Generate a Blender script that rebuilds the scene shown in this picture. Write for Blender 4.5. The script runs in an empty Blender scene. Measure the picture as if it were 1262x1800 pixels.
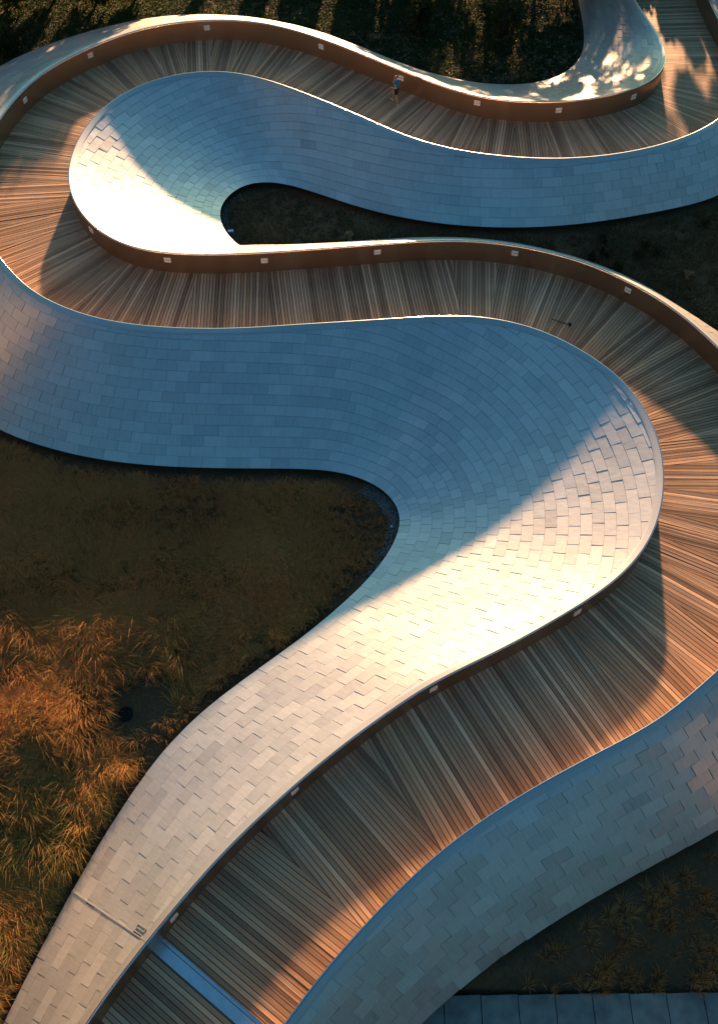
import bpy, bmesh, math, random
import numpy as np
from mathutils import Vector, Matrix

random.seed(7)
rng = np.random.default_rng(11)
sc = bpy.context.scene
col = sc.collection
R = math.radians

# ------------------------------------------------------------------ camera
F = 1700.0                      # focal length in photo pixels (photo 1262 x 1800)
PITCH = R(54.3)                 # looking down
HC = 26.9                       # camera height above the upper deck
cam_d = bpy.data.cameras.new('camera')
cam_d.sensor_fit = 'VERTICAL'
cam_d.sensor_height = 36.0
cam_d.lens = 36.0 * F / 1800.0
cam_d.clip_start = 0.5
cam_d.clip_end = 3000
cam = bpy.data.objects.new('camera', cam_d)
col.objects.link(cam)
cam.location = (0, 0, HC)
cam.rotation_euler = (math.pi / 2 - PITCH, 0, 0)
sc.camera = cam

# ------------------------------------------------------------------ light
SUN_EL = R(13.6)
SUN_AZ = R(6.0)                 # to the right of straight ahead (+Y)
world = bpy.data.worlds.new('World')
sc.world = world
world.use_nodes = True
wn = world.node_tree
wn.nodes.clear()
w_out = wn.nodes.new('ShaderNodeOutputWorld')
w_bg = wn.nodes.new('ShaderNodeBackground')
sky = wn.nodes.new('ShaderNodeTexSky')
sky.sky_type = 'NISHITA'
sky.sun_disc = False
sky.sun_elevation = SUN_EL
sky.sun_rotation = SUN_AZ
sky.air_density = 3.0
sky.dust_density = 10.0
sky.ozone_density = 8.0
w_bg.inputs['Strength'].default_value = 0.05
w_tint = wn.nodes.new('ShaderNodeMix'); w_tint.data_type = 'RGBA'; w_tint.blend_type = 'MULTIPLY'
w_tint.inputs[0].default_value = 1.0
w_tint.inputs[7].default_value = (0.52, 0.95, 1.14, 1)      # the even teal cast of the photograph's sky light
wn.links.new(sky.outputs[0], w_tint.inputs[6])
wn.links.new(w_tint.outputs[2], w_bg.inputs['Color'])
wn.links.new(w_bg.outputs[0], w_out.inputs['Surface'])

sun_d = bpy.data.lights.new('sun', 'SUN')
sun_d.energy = 2.9
sun_d.angle = R(1.5)
sun_d.color = (1.0, 0.54, 0.27)
sun = bpy.data.objects.new('sun', sun_d)
col.objects.link(sun)
to_sun = Vector((math.sin(SUN_AZ) * math.cos(SUN_EL), math.cos(SUN_AZ) * math.cos(SUN_EL), math.sin(SUN_EL)))
sun.rotation_euler = to_sun.to_track_quat('Z', 'Y').to_euler()
sun.location = (8, 80, 40)

sc.view_settings.view_transform = 'Standard'
sc.view_settings.look = 'None'
sc.view_settings.gamma = 1.0
sc.view_settings.exposure = 2.58
sc.view_settings.use_curve_mapping = False
sc.cycles.max_bounces = 8
sc.cycles.glossy_bounces = 6
sc.cycles.sample_clamp_indirect = 6.0

# ------------------------------------------------------------------ pixel <-> world (measuring the photo)
CP, SP = math.cos(PITCH), math.sin(PITCH)
def bp(x, y, z):
    u = (x - 631.0) / F; w = (900.0 - y) / F
    d = np.array([u, CP + w * SP, -SP + w * CP])
    return np.array([0, 0, HC]) + d * ((z - HC) / d[2])
def proj(p):
    p = np.asarray(p, float) - np.array([0, 0, HC])
    dep = p[..., 1] * CP - p[..., 2] * SP
    up = p[..., 1] * SP + p[..., 2] * CP
    return np.stack([631 + F * p[..., 0] / dep, 900 - F * up / dep], -1)

# ------------------------------------------------------------------ helpers
def tag(o, label=None, cat=None, group=None, kind=None):
    if label: o['label'] = label
    if cat: o['category'] = cat
    if group: o['group'] = group
    if kind: o['kind'] = kind
    return o
def adopt(o, parent):
    if parent is not None:
        o.parent = parent
        o.matrix_parent_inverse = parent.matrix_basis.inverted()
def empty(name, loc, label=None, cat=None, group=None, kind=None):
    o = bpy.data.objects.new(name, None)
    o.empty_display_size = 0.3
    o.location = loc
    col.objects.link(o)
    return tag(o, label, cat, group, kind)
def mesh_obj(name, verts, faces, mat, parent=None, smooth=False, attrs=None, uv=None):
    me = bpy.data.meshes.new(name)
    me.from_pydata([tuple(v) for v in verts], [], [tuple(f) for f in faces])
    if smooth is True:
        me.polygons.foreach_set('use_smooth', [True] * len(me.polygons))
    elif smooth is not False:
        me.polygons.foreach_set('use_smooth', [bool(s) for s in smooth])
    if attrs:
        for k, vals in attrs.items():
            a = me.attributes.new(k, 'FLOAT', 'FACE')
            a.data.foreach_set('value', np.asarray(vals, np.float32))
    if uv is not None:                    # per vertex uv
        l = me.uv_layers.new(name='UVMap')
        vi = np.empty(len(me.loops), np.int32); me.loops.foreach_get('vertex_index', vi)
        l.data.foreach_set('uv', np.asarray(uv, np.float32)[vi].ravel())
    me.materials.append(mat)
    me.update()
    o = bpy.data.objects.new(name, me)
    col.objects.link(o)
    adopt(o, parent)
    return o
def fast_mesh(name, verts, quads, tris, mat, parent=None, smooth=False, attrs=None):
    """numpy arrays, big meshes; attrs are per vertex floats"""
    me = bpy.data.meshes.new(name)
    verts = np.asarray(verts, np.float32)
    nq, nt = len(quads), len(tris)
    me.vertices.add(len(verts)); me.vertices.foreach_set('co', verts.ravel())
    loops = np.concatenate([np.asarray(quads, np.int32).ravel(), np.asarray(tris, np.int32).ravel()])
    me.loops.add(len(loops)); me.loops.foreach_set('vertex_index', loops)
    starts = np.concatenate([np.arange(nq) * 4, nq * 4 + np.arange(nt) * 3]).astype(np.int32)
    me.polygons.add(nq + nt)
    me.polygons.foreach_set('loop_start', starts)
    if smooth: me.polygons.foreach_set('use_smooth', np.ones(nq + nt, bool))
    me.update(calc_edges=True)
    if attrs:
        for k, vals in attrs.items():
            a = me.attributes.new(k, 'FLOAT', 'POINT')
            a.data.foreach_set('value', np.asarray(vals, np.float32))
    me.materials.append(mat)
    me.validate()
    o = bpy.data.objects.new(name, me)
    col.objects.link(o); adopt(o, parent)
    return o
def box_data(c, ax, ay, az):
    c, ax, ay, az = map(np.asarray, (c, ax, ay, az))
    v = [c + sx * ax + sy * ay + sz * az for sz in (-1, 1) for sy in (-1, 1) for sx in (-1, 1)]
    f = [(0, 2, 3, 1), (4, 5, 7, 6), (0, 1, 5, 4), (2, 6, 7, 3), (0, 4, 6, 2), (1, 3, 7, 5)]
    return v, f
def box(name, c, ax, ay, az, mat, parent=None, bevel=0.0):
    v, f = box_data(c, ax, ay, az)
    o = mesh_obj(name, v, f, mat, parent)
    if bevel:
        m = o.modifiers.new('bevel', 'BEVEL'); m.width = bevel; m.segments = 2
    return o

# ------------------------------------------------------------------ materials
def new_mat(name):
    m = bpy.data.materials.new(name); m.use_nodes = True
    nt = m.node_tree; nt.nodes.clear()
    out = nt.nodes.new('ShaderNodeOutputMaterial')
    return m, nt, out
def N(nt, t, **kw):
    n = nt.nodes.new(t)
    for k, v in kw.items():
        if k in n.inputs: n.inputs[k].default_value = v
        else: setattr(n, k, v)
    return n
def ramp(nt, stops, src=None):
    r = nt.nodes.new('ShaderNodeValToRGB')
    e = r.color_ramp.elements
    while len(e) > 1: e.remove(e[-1])
    e[0].position = stops[0][0]; e[0].color = (*stops[0][1], 1)
    for p, c in stops[1:]:
        n = e.new(p); n.color = (*c, 1)
    if src is not None: nt.links.new(src, r.inputs[0])
    return r
def math_n(nt, op, a, b=None):
    n = nt.nodes.new('ShaderNodeMath'); n.operation = op
    for i, v in enumerate((a, b)):
        if v is None: continue
        if isinstance(v, (int, float)): n.inputs[i].default_value = v
        else: nt.links.new(v, n.inputs[i])
    return n.outputs[0]

def steel_mat(name, lo, hi, r0, r1, bump=0.32, streak=True):
    m, nt, out = new_mat(name)
    b = N(nt, 'ShaderNodeBsdfPrincipled', Metallic=0.75 if streak else 1.0)
    at = N(nt, 'ShaderNodeAttribute', attribute_name='rnd')
    geo = N(nt, 'ShaderNodeNewGeometry')
    big = N(nt, 'ShaderNodeTexNoise', Scale=0.55, Detail=3.0)
    nt.links.new(geo.outputs['Position'], big.inputs['Vector'])
    fine = N(nt, 'ShaderNodeTexNoise', Scale=7.0, Detail=4.0)
    mp = N(nt, 'ShaderNodeMapping'); mp.inputs['Scale'].default_value = (1.0, 1.0, 0.25)
    nt.links.new(geo.outputs['Position'], mp.inputs['Vector'])
    nt.links.new(mp.outputs[0], fine.inputs['Vector'])
    mix = math_n(nt, 'ADD', math_n(nt, 'MULTIPLY', at.outputs['Fac'], 0.35),
                 math_n(nt, 'ADD', math_n(nt, 'MULTIPLY', big.outputs[0], 0.4), math_n(nt, 'MULTIPLY', fine.outputs[0], 0.25)))
    if streak:
        uvn = N(nt, 'ShaderNodeUVMap', uv_map='UVMap')
        mps = N(nt, 'ShaderNodeMapping'); mps.inputs['Scale'].default_value = (14.0, 0.9, 1.0)
        nt.links.new(uvn.outputs[0], mps.inputs['Vector'])
        stn = N(nt, 'ShaderNodeTexNoise', Scale=1.0, Detail=4.0, Roughness=0.65)
        nt.links.new(mps.outputs[0], stn.inputs['Vector'])
        mix = math_n(nt, 'ADD', mix, math_n(nt, 'MULTIPLY', math_n(nt, 'SUBTRACT', stn.outputs[0], 0.5), 0.75))
    cr = ramp(nt, [(0.0, tuple(np.array(lo) * .8)), (0.15, lo), (0.85, hi)], mix)
    nt.links.new(cr.outputs[0], b.inputs['Base Color'])
    ro = N(nt, 'ShaderNodeMapRange'); ro.inputs['To Min'].default_value = r0; ro.inputs['To Max'].default_value = r1
    nt.links.new(math_n(nt, 'ADD', math_n(nt, 'MULTIPLY', at.outputs['Fac'], 0.5), math_n(nt, 'MULTIPLY', fine.outputs[0], 0.5)), ro.inputs['Value'])
    nt.links.new(ro.outputs[0], b.inputs['Roughness'])
    bn = N(nt, 'ShaderNodeTexNoise', Scale=3.0, Detail=2.0)
    nt.links.new(geo.outputs['Position'], bn.inputs['Vector'])
    bu = N(nt, 'ShaderNodeBump', Strength=bump, Distance=0.02)
    nt.links.new(bn.outputs[0], bu.inputs['Height'])
    nt.links.new(bu.outputs[0], b.inputs['Normal'])
    if streak:                          # brushed sheet: a broad sheen and a tighter one
        b2 = N(nt, 'ShaderNodeBsdfPrincipled', Metallic=1.0, Roughness=0.29)
        nt.links.new(cr.outputs[0], b2.inputs['Base Color']); nt.links.new(bu.outputs[0], b2.inputs['Normal'])
        mxs = N(nt, 'ShaderNodeMixShader'); mxs.inputs[0].default_value = 0.42
        nt.links.new(b.outputs[0], mxs.inputs[1]); nt.links.new(b2.outputs[0], mxs.inputs[2])
        nt.links.new(mxs.outputs[0], out.inputs[0])
    else:
        nt.links.new(b.outputs[0], out.inputs[0])
    return m
M_STEEL = steel_mat('brushed_steel_shingle', (0.38, 0.40, 0.40), (0.56, 0.58, 0.57), 0.60, 0.66)
M_BACK = steel_mat('steel_backing', (0.13, 0.13, 0.13), (0.2, 0.2, 0.2), 0.45, 0.55, 0.05, streak=False)
M_FACE = steel_mat('steel_parapet_sheet', (0.44, 0.325, 0.235), (0.53, 0.40, 0.30), 0.32, 0.42, 0.05, streak=False)
M_RIM = steel_mat('polished_steel_rim', (0.62, 0.60, 0.58), (0.72, 0.70, 0.68), 0.16, 0.22, 0.02, streak=False)
M_BAND = steel_mat('steel_rim_sheet', (0.38, 0.40, 0.40), (0.54, 0.56, 0.55), 0.60, 0.64, 0.05)

def wood_mat():
    m, nt, out = new_mat('weathered_hardwood')
    b = N(nt, 'ShaderNodeBsdfPrincipled')
    at = N(nt, 'ShaderNodeAttribute', attribute_name='rnd')
    at2 = N(nt, 'ShaderNodeAttribute', attribute_name='rnd2')
    uv = N(nt, 'ShaderNodeUVMap', uv_map='UVMap')
    mp = N(nt, 'ShaderNodeMapping'); mp.inputs['Scale'].default_value = (1.3, 28.0, 1.0)
    nt.links.new(uv.outputs[0], mp.inputs['Vector'])
    gr = N(nt, 'ShaderNodeTexNoise', Scale=1.0, Detail=5.0, Roughness=0.6)
    nt.links.new(mp.outputs[0], gr.inputs['Vector'])
    geo = N(nt, 'ShaderNodeNewGeometry')
    big = N(nt, 'ShaderNodeTexNoise', Scale=0.7, Detail=4.0, Roughness=0.65)
    nt.links.new(geo.outputs['Position'], big.inputs['Vector'])
    val = math_n(nt, 'ADD', math_n(nt, 'ADD', math_n(nt, 'MULTIPLY', at.outputs['Fac'], 0.68), 0.02),
                 math_n(nt, 'ADD', math_n(nt, 'MULTIPLY', gr.outputs[0], 0.27), math_n(nt, 'MULTIPLY', math_n(nt, 'SUBTRACT', big.outputs[0], 0.5), 0.35)))
    brown = ramp(nt, [(0.0, (0.12, 0.058, 0.026)), (0.4, (0.32, 0.165, 0.075)), (0.75, (0.53, 0.30, 0.14)), (1.0, (0.72, 0.44, 0.23))], val)
    grey = ramp(nt, [(0.0, (0.12, 0.064, 0.036)), (0.4, (0.305, 0.18, 0.105)), (0.75, (0.51, 0.32, 0.195)), (1.0, (0.74, 0.49, 0.31))], val)
    mx = N(nt, 'ShaderNodeMix', data_type='RGBA')
    nt.links.new(at2.outputs['Fac'], mx.inputs[0])
    nt.links.new(brown.outputs[0], mx.inputs[6]); nt.links.new(grey.outputs[0], mx.inputs[7])
    nt.links.new(mx.outputs[2], b.inputs['Base Color'])
    b.inputs['Roughness'].default_value = 0.6
    b.inputs['Specular IOR Level'].default_value = 0.35
    bu = N(nt, 'ShaderNodeBump', Strength=0.35, Distance=0.01)
    nt.links.new(gr.outputs[0], bu.inputs['Height']); nt.links.new(bu.outputs[0], b.inputs['Normal'])
    nt.links.new(b.outputs[0], out.inputs[0])
    return m
M_WOOD = wood_mat()

def plain(name, c, rough=0.7, metal=0.0, var=0.25, scale=6.0):
    m, nt, out = new_mat(name)
    b = N(nt, 'ShaderNodeBsdfPrincipled', Roughness=rough, Metallic=metal)
    b.inputs['Specular IOR Level'].default_value = 0.2
    geo = N(nt, 'ShaderNodeNewGeometry')
    n = N(nt, 'ShaderNodeTexNoise', Scale=scale, Detail=5.0)
    nt.links.new(geo.outputs['Position'], n.inputs['Vector'])
    c = np.array(c)
    r = ramp(nt, [(0.25, tuple(c * (1 - var))), (0.75, tuple(np.minimum(c * (1 + var), 0.95)))], n.outputs[0])
    nt.links.new(r.outputs[0], b.inputs['Base Color'])
    nt.links.new(b.outputs[0], out.inputs[0])
    return m
M_DARK = plain('dark_substructure', (0.02, 0.019, 0.018), 0.9)
M_LIGHT = plain('fixture_frame', (0.8, 0.77, 0.72), 0.4, 0.0, 0.05)
M_LENS = plain('fixture_lens', (0.6, 0.57, 0.52), 0.25, 0.0, 0.05)
M_PLATE = plain('steel_cover_plate', (0.55, 0.55, 0.55), 0.3, 1.0, 0.08)
M_CONC = plain('concrete_slab', (0.19, 0.175, 0.16), 0.9, 0.0, 0.3, 2.2)
M_BLUE = plain('blue_housing', (0.05, 0.30, 0.62), 0.4, 0.0, 0.1)
M_GRAVEL = plain('grey_gravel', (0.16, 0.15, 0.145), 0.8, 0.0, 0.6, 9.0)
M_PLASTIC = plain('dark_drain_iron', (0.012, 0.012, 0.012), 1.0)
M_WHITE = plain('white_paper', (0.7, 0.7, 0.68), 0.6, 0.0, 0.05)

def soil_mat():
    m, nt, out = new_mat('soil_and_thatch')
    b = N(nt, 'ShaderNodeBsdfPrincipled', Roughness=0.95)
    geo = N(nt, 'ShaderNodeNewGeometry')
    a = N(nt, 'ShaderNodeTexNoise', Scale=0.35, Detail=6.0, Roughness=0.7)
    c = N(nt, 'ShaderNodeTexNoise', Scale=9.0, Detail=4.0)
    nt.links.new(geo.outputs['Position'], a.inputs['Vector']); nt.links.new(geo.outputs['Position'], c.inputs['Vector'])
    v = math_n(nt, 'ADD', math_n(nt, 'MULTIPLY', a.outputs[0], 0.6), math_n(nt, 'MULTIPLY', c.outputs[0], 0.4))
    r = ramp(nt, [(0.3, (0.04, 0.018, 0.007)), (0.5, (0.09, 0.042, 0.016)), (0.72, (0.15, 0.075, 0.03))], v)
    nt.links.new(r.outputs[0], b.inputs['Base Color'])
    bu = N(nt, 'ShaderNodeBump', Strength=0.8, Distance=0.06); nt.links.new(c.outputs[0], bu.inputs['Height'])
    nt.links.new(bu.outputs[0], b.inputs['Normal'])
    nt.links.new(b.outputs[0], out.inputs[0])
    return m
M_SOIL = soil_mat()

def leaf_mat(name, stops, trans=0.45, rough=0.6):
    m, nt, out = new_mat(name)
    at = N(nt, 'ShaderNodeAttribute', attribute_name='tint')
    r = ramp(nt, stops, at.outputs['Fac'])
    d = N(nt, 'ShaderNodeBsdfPrincipled', Roughness=rough)
    d.inputs['Specular IOR Level'].default_value = 0.2
    t = N(nt, 'ShaderNodeBsdfTranslucent')
    nt.links.new(r.outputs[0], d.inputs['Base Color']); nt.links.new(r.outputs[0], t.inputs['Color'])
    mx = N(nt, 'ShaderNodeMixShader'); mx.inputs[0].default_value = trans
    nt.links.new(d.outputs[0], mx.inputs[1]); nt.links.new(t.outputs[0], mx.inputs[2])
    nt.links.new(mx.outputs[0], out.inputs[0])
    return m
M_DRY = leaf_mat('dry_prairie_grass', [(0.0, (0.34, 0.115, 0.035)), (0.35, (0.56, 0.24, 0.085)), (0.65, (0.55, 0.29, 0.095)), (0.82, (0.38, 0.26, 0.065)), (1.0, (0.25, 0.21, 0.05))])
M_LOW = leaf_mat('low_olive_grass', [(0.0, (0.04, 0.03, 0.013)), (0.5, (0.15, 0.10, 0.042)), (0.8, (0.25, 0.16, 0.07)), (1.0, (0.36, 0.26, 0.16))])
M_LAWN = leaf_mat('lawn_grass', [(0.0, (0.012, 0.028, 0.006)), (0.5, (0.026, 0.052, 0.010)), (1.0, (0.055, 0.085, 0.018))])
M_LEAF = leaf_mat('shrub_leaves', [(0.0, (0.020, 0.026, 0.008)), (0.5, (0.045, 0.050, 0.015)), (1.0, (0.10, 0.085, 0.025))])
M_FALLEN = leaf_mat('fallen_leaves', [(0.0, (0.25, 0.16, 0.03)), (1.0, (0.50, 0.42, 0.12))], 0.2)
M_BARK = plain('bark', (0.07, 0.05, 0.035), 0.9, 0.0, 0.4, 12)

# ------------------------------------------------------------------ the two sweeping walls, measured from the photo
# rim pixel x, y, foot-of-cladding pixel x, y (or ('o', run, drop)), deck height, cladding foot height
W1 = [(1095,-60,1003,-60,-.5,-1.5),(1113,0,1017,0,None,None),(1132,26,1022,30,None,None),(1163,74,1027,60,None,None),(1172,96,1029,84,None,None),(1168,117,1026,97,None,None),(1151,139,1017,108,None,None),(1115,156,1003,124,None,None),(1056,171,975,139,None,None),(960,180,925,150,-.3,-1.2),(838,170,830,147,None,None),(738,136,742,125,None,None),(669,108,680,103,None,None),(599,80,612,71,None,None),(529,56,540,48,None,None),(459,39,468,32,None,None),(390,34,393,24,0,-.6),(320,38,313,24,None,None),(254,49,240,32,None,None),(203,65,180,47,None,None),(152,86,120,66,None,None),(101,112,62,85,None,None),(63,137,15,105,None,None),(25,175,-35,135,None,None),(0,208,-75,170,-.6,-1.2),(-25,250,-115,225,None,None),(-45,300,-150,300,None,None),(-50,350,-165,385,-1.1,None),(-35,405,-160,500,None,None),(0,455,-120,660,-1.55,-3.6),(20,480,-90,705,None,None),(50,510,-50,735,None,None),(100,537,0,762,None,None),(165,560,95,797,None,None),(225,571,180,813,-1.95,-4.2),(315,578,285,821,None,None),(425,578,410,824,None,None),(525,571,500,823,None,None),(631,565,565,825,-2.3,-4.3),(731,558,607,831,None,None),(796,555,635,840,None,None),(841,556,651,847,None,None),(896,565,664,855,None,None),(956,582,675,863,-2.9,None),(1011,610,682,870,None,None),(1056,637,688,876,None,None),(1101,675,694,884,None,None),(1131,715,698,892,-3.5,None),(1153,760,701,900,None,None),(1166,810,703,908,None,None),(1167,850,703,915,-4.0,-5.2),(1160,905,703,924,None,None),(1146,945,701,934,None,None),(1121,982,697,946,-4.5,None),(1086,1017,691,959,None,None),(1031,1055,680,978,None,None),(981,1085,665,1000,None,None),(911,1125,640,1026,-5.0,None),(831,1165,600,1066,None,None),(756,1200,550,1108,None,-5.55),(691,1245,490,1152,None,None),(631,1287,430,1192,-5.6,None),(552,1350,365,1240,None,None),(460,1432,295,1302,None,-6.4),(390,1500,245,1370,-6.1,None),(320,1580,180,1470,None,None),(275,1635,135,1550,-6.35,-7.5),(215,1710,90,1632,None,None),(150,1800,40,1730,None,None),(95,1890,-5,1820,None,None),(50,1970,-45,1910,-7.0,-8.4)]
W2 = [(1215,-80,1320,-80,-.5,-1.6),(1237,-20,1345,-20,None,None),(1260,30,1375,40,None,None),(1290,80,1410,110,None,None),(1308,125,1415,180,None,None),(1300,172,1380,260,None,None),(1262,212,1300,332,-.6,-1.5),(1156,257,1180,367,None,None),(1081,272,1095,384,None,None),(981,280,985,399,-.3,-1.4),(881,275,875,402,None,None),(781,260,770,394,None,None),(706,237,690,381,None,None),(631,203,615,360,None,None),(550,170,545,335,None,None),(475,142,500,322,0.0,-1.4),(425,129,475,319,None,None),(370,124,455,320,-.05,None),(310,131,437,323,None,None),(250,147,422,329,None,None),(200,175,409,337,None,None),(165,205,399,346,-.55,None),(140,240,391,357,None,None),(124,280,387,367,None,None),(120,325,386,378,-1.15,-1.6),(131,357,387,388,None,None),(147,382,390,397,None,None),(175,408,395,406,None,None),(207,427,401,415,None,None),(238,438,408,423,-1.85,-1.75),(276,444,418,431,None,None),(333,447,435,441,None,None),
(397,447,'o',1.9,None,.80),(448,445,'o',1.3,-2.1,.65),(560,437,'o',1.0,None,.55),(655,430,'o',1.0,-2.35,.55),(737,424,'o',1.0,None,.55),(795,422,'o',1.0,None,.55),(829,423,'o',1.0,None,.55),(877,427,'o',1.0,-2.75,.55),(960,442,'o',1.0,None,.6),(1008,455,'o',1.05,None,.65),(1056,471,'o',1.1,None,.7),(1103,495,'o',1.3,-3.05,.75),(1142,514,'o',1.5,None,.8),
(1175,536,1190,541,None,-2.75),(1211,563,1235,568,None,-2.95),(1242,590,1275,592,None,None),(1262,611,1300,608,-3.5,-3.3),(1318,670,1375,655,None,None),(1365,745,1440,730,None,None),(1395,830,1490,830,-3.85,-5.0),(1403,915,1515,935,None,None),(1390,1000,1510,1075,-4.3,None),(1340,1100,1445,1260,None,None),(1262,1180,1370,1390,-4.75,-6.6),(1206,1230,1310,1432,None,None),(1156,1270,1262,1462,None,None),(1106,1297,1215,1485,None,None),(1056,1322,1165,1511,-5.05,None),(1003,1350,1115,1537,None,None),(931,1390,1050,1572,None,None),(856,1437,980,1616,None,-7.15),(781,1492,905,1662,-5.65,None),(706,1560,836,1712,None,None),(631,1640,765,1772,None,None),(575,1702,715,1820,-6.15,None),(505,1797,645,1890,None,None),(440,1890,590,1980,None,None),(390,1970,545,2060,-7.0,-8.0)]
RIM_H = 1.05

def fillz(a):
    a = np.array([np.nan if v is None else v for v in a], float); i = np.arange(len(a)); m = ~np.isnan(a)
    return np.interp(i, i[m], a[m])
def gsmooth(a, sig):
    n = int(sig * 4) + 1
    k = np.exp(-0.5 * (np.arange(-n, n + 1) / sig) ** 2); k /= k.sum()
    out = np.empty_like(a)
    for c in range(a.shape[1]):
        x = a[:, c]
        p = np.concatenate([2 * x[0] - x[n:0:-1], x, 2 * x[-1] - x[-2:-n - 2:-1]])
        out[:, c] = np.convolve(p, k, 'valid')
    return out
def catmull(pts, t_new, t):
    out = np.empty((len(t_new), pts.shape[1]))
    m = np.gradient(pts, t, axis=0)
    k = np.clip(np.searchsorted(t, t_new, 'right') - 1, 0, len(t) - 2)
    h = (t[k + 1] - t[k])[:, None]; s = ((t_new - t[k])[:, None]) / h
    return ((2*s**3 - 3*s**2 + 1) * pts[k] + (s**3 - 2*s**2 + s) * h * m[k] + (-2*s**3 + 3*s**2) * pts[k+1] + (s**3 - s**2) * h * m[k+1])
STEP = 0.1
def squash(z):
    return 0.6 * z - 0.4
def build_curves(W):
    z0 = fillz([s[4] for s in W]); z = squash(z0)
    rim = np.array([bp(s[0], s[1], zz + RIM_H) for s, zz in zip(W, z)])
    # outward side: sign from the stations with a measured foot
    tan = np.gradient(rim[:, :2], axis=0); tan /= np.linalg.norm(tan, axis=1)[:, None]
    nor = np.stack([-tan[:, 1], tan[:, 0]], 1)
    zb = fillz([s[5] if s[2] != 'o' else None for s in W]) + z - z0
    bot = np.zeros_like(rim); vote = 0
    for i, s in enumerate(W):
        if s[2] != 'o':
            bot[i] = bp(s[2], s[3], zb[i]); vote += np.sign(np.dot(bot[i, :2] - rim[i, :2], nor[i]))
    sg = 1 if vote > 0 else -1
    for i, s in enumerate(W):
        if s[2] == 'o':
            bot[i, :2] = rim[i, :2] + sg * nor[i] * s[3]; bot[i, 2] = rim[i, 2] - s[5]
    d = np.r_[0, np.cumsum(np.linalg.norm(np.diff(rim, axis=0), axis=1))]
    tn = np.arange(0, d[-1], STEP)
    rim2 = gsmooth(catmull(rim, tn, d), 1.0 / STEP)
    bot2 = gsmooth(catmull(bot, tn, d), 1.7 / STEP)
    tan = np.gradient(rim2[:, :2], axis=0); tan /= np.linalg.norm(tan, axis=1)[:, None]
    out = sg * np.stack([-tan[:, 1], tan[:, 0]], 1)
    return rim2, bot2, out
def dish(rim, bot):
    """dished where the foot converges (the bowls), domed along the straights"""
    sp = lambda a: np.linalg.norm(np.gradient(a[:, :2], axis=0), axis=1)
    r = np.clip((sp(bot) / sp(rim) - .25) / .75, 0, 1); r = r * r * (3 - 2 * r)
    return gsmooth((-0.6 + 0.80 * r)[:, None], 12)[:, 0]
RIM1, BOT1, OUT1 = build_curves(W1)
RIM2, BOT2, OUT2 = build_curves(W2)
CV1, CV2 = dish(RIM1, BOT1), dish(RIM2, BOT2)
_p = proj(RIM1); _k = np.clip((_p[:, 1] - 560) / 60, 0, 1) * (np.arange(len(_p)) > len(_p) // 2)
CV1 = np.where(_k > 0, np.maximum(CV1, -.08), CV1)
_i = int(np.argmin(np.hypot(_p[:, 0] - 911, _p[:, 1] - 1125)))
_f = np.clip((np.arange(len(CV1)) - _i) / 90.0, 0, 1)
CV1 = gsmooth((CV1 * (1 - _f) - .12 * _f)[:, None], 10)[:, 0]

NS = 25
def surf_grid(rim, bot, cv):
    """points (M, NS, 3) from rim (s=0) to foot (s=1), gently domed or dished"""
    s = np.linspace(0, 1, NS)
    g = (1 - cv[:, None]) * s[None] + cv[:, None] * s[None] ** 2
    P = np.empty((len(rim), NS, 3))
    P[..., :2] = rim[:, None, :2] * (1 - s)[None, :, None] + bot[:, None, :2] * s[None, :, None]
    P[..., 2] = rim[:, None, 2] * (1 - g) + bot[:, None, 2] * g
    run = np.linalg.norm(rim[:, None, :2] - P[..., :2], axis=2) / .45
    P[..., 2] += np.clip((cv[:, None] + .05) * 5, 0, 1) * .07 * run * np.exp(1 - run) * (1 - s)[None]
    return P
def grid_normals(P):
    du = np.gradient(P, axis=0); dv = np.gradient(P, axis=1)
    n = np.cross(du, dv); n /= np.maximum(np.linalg.norm(n, axis=-1), 1e-9)[..., None]
    n[n[..., 2] < 0] *= -1
    return n
ROW_H = 0.43
COL_W = 0.92
BANDW = 0.20
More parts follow.
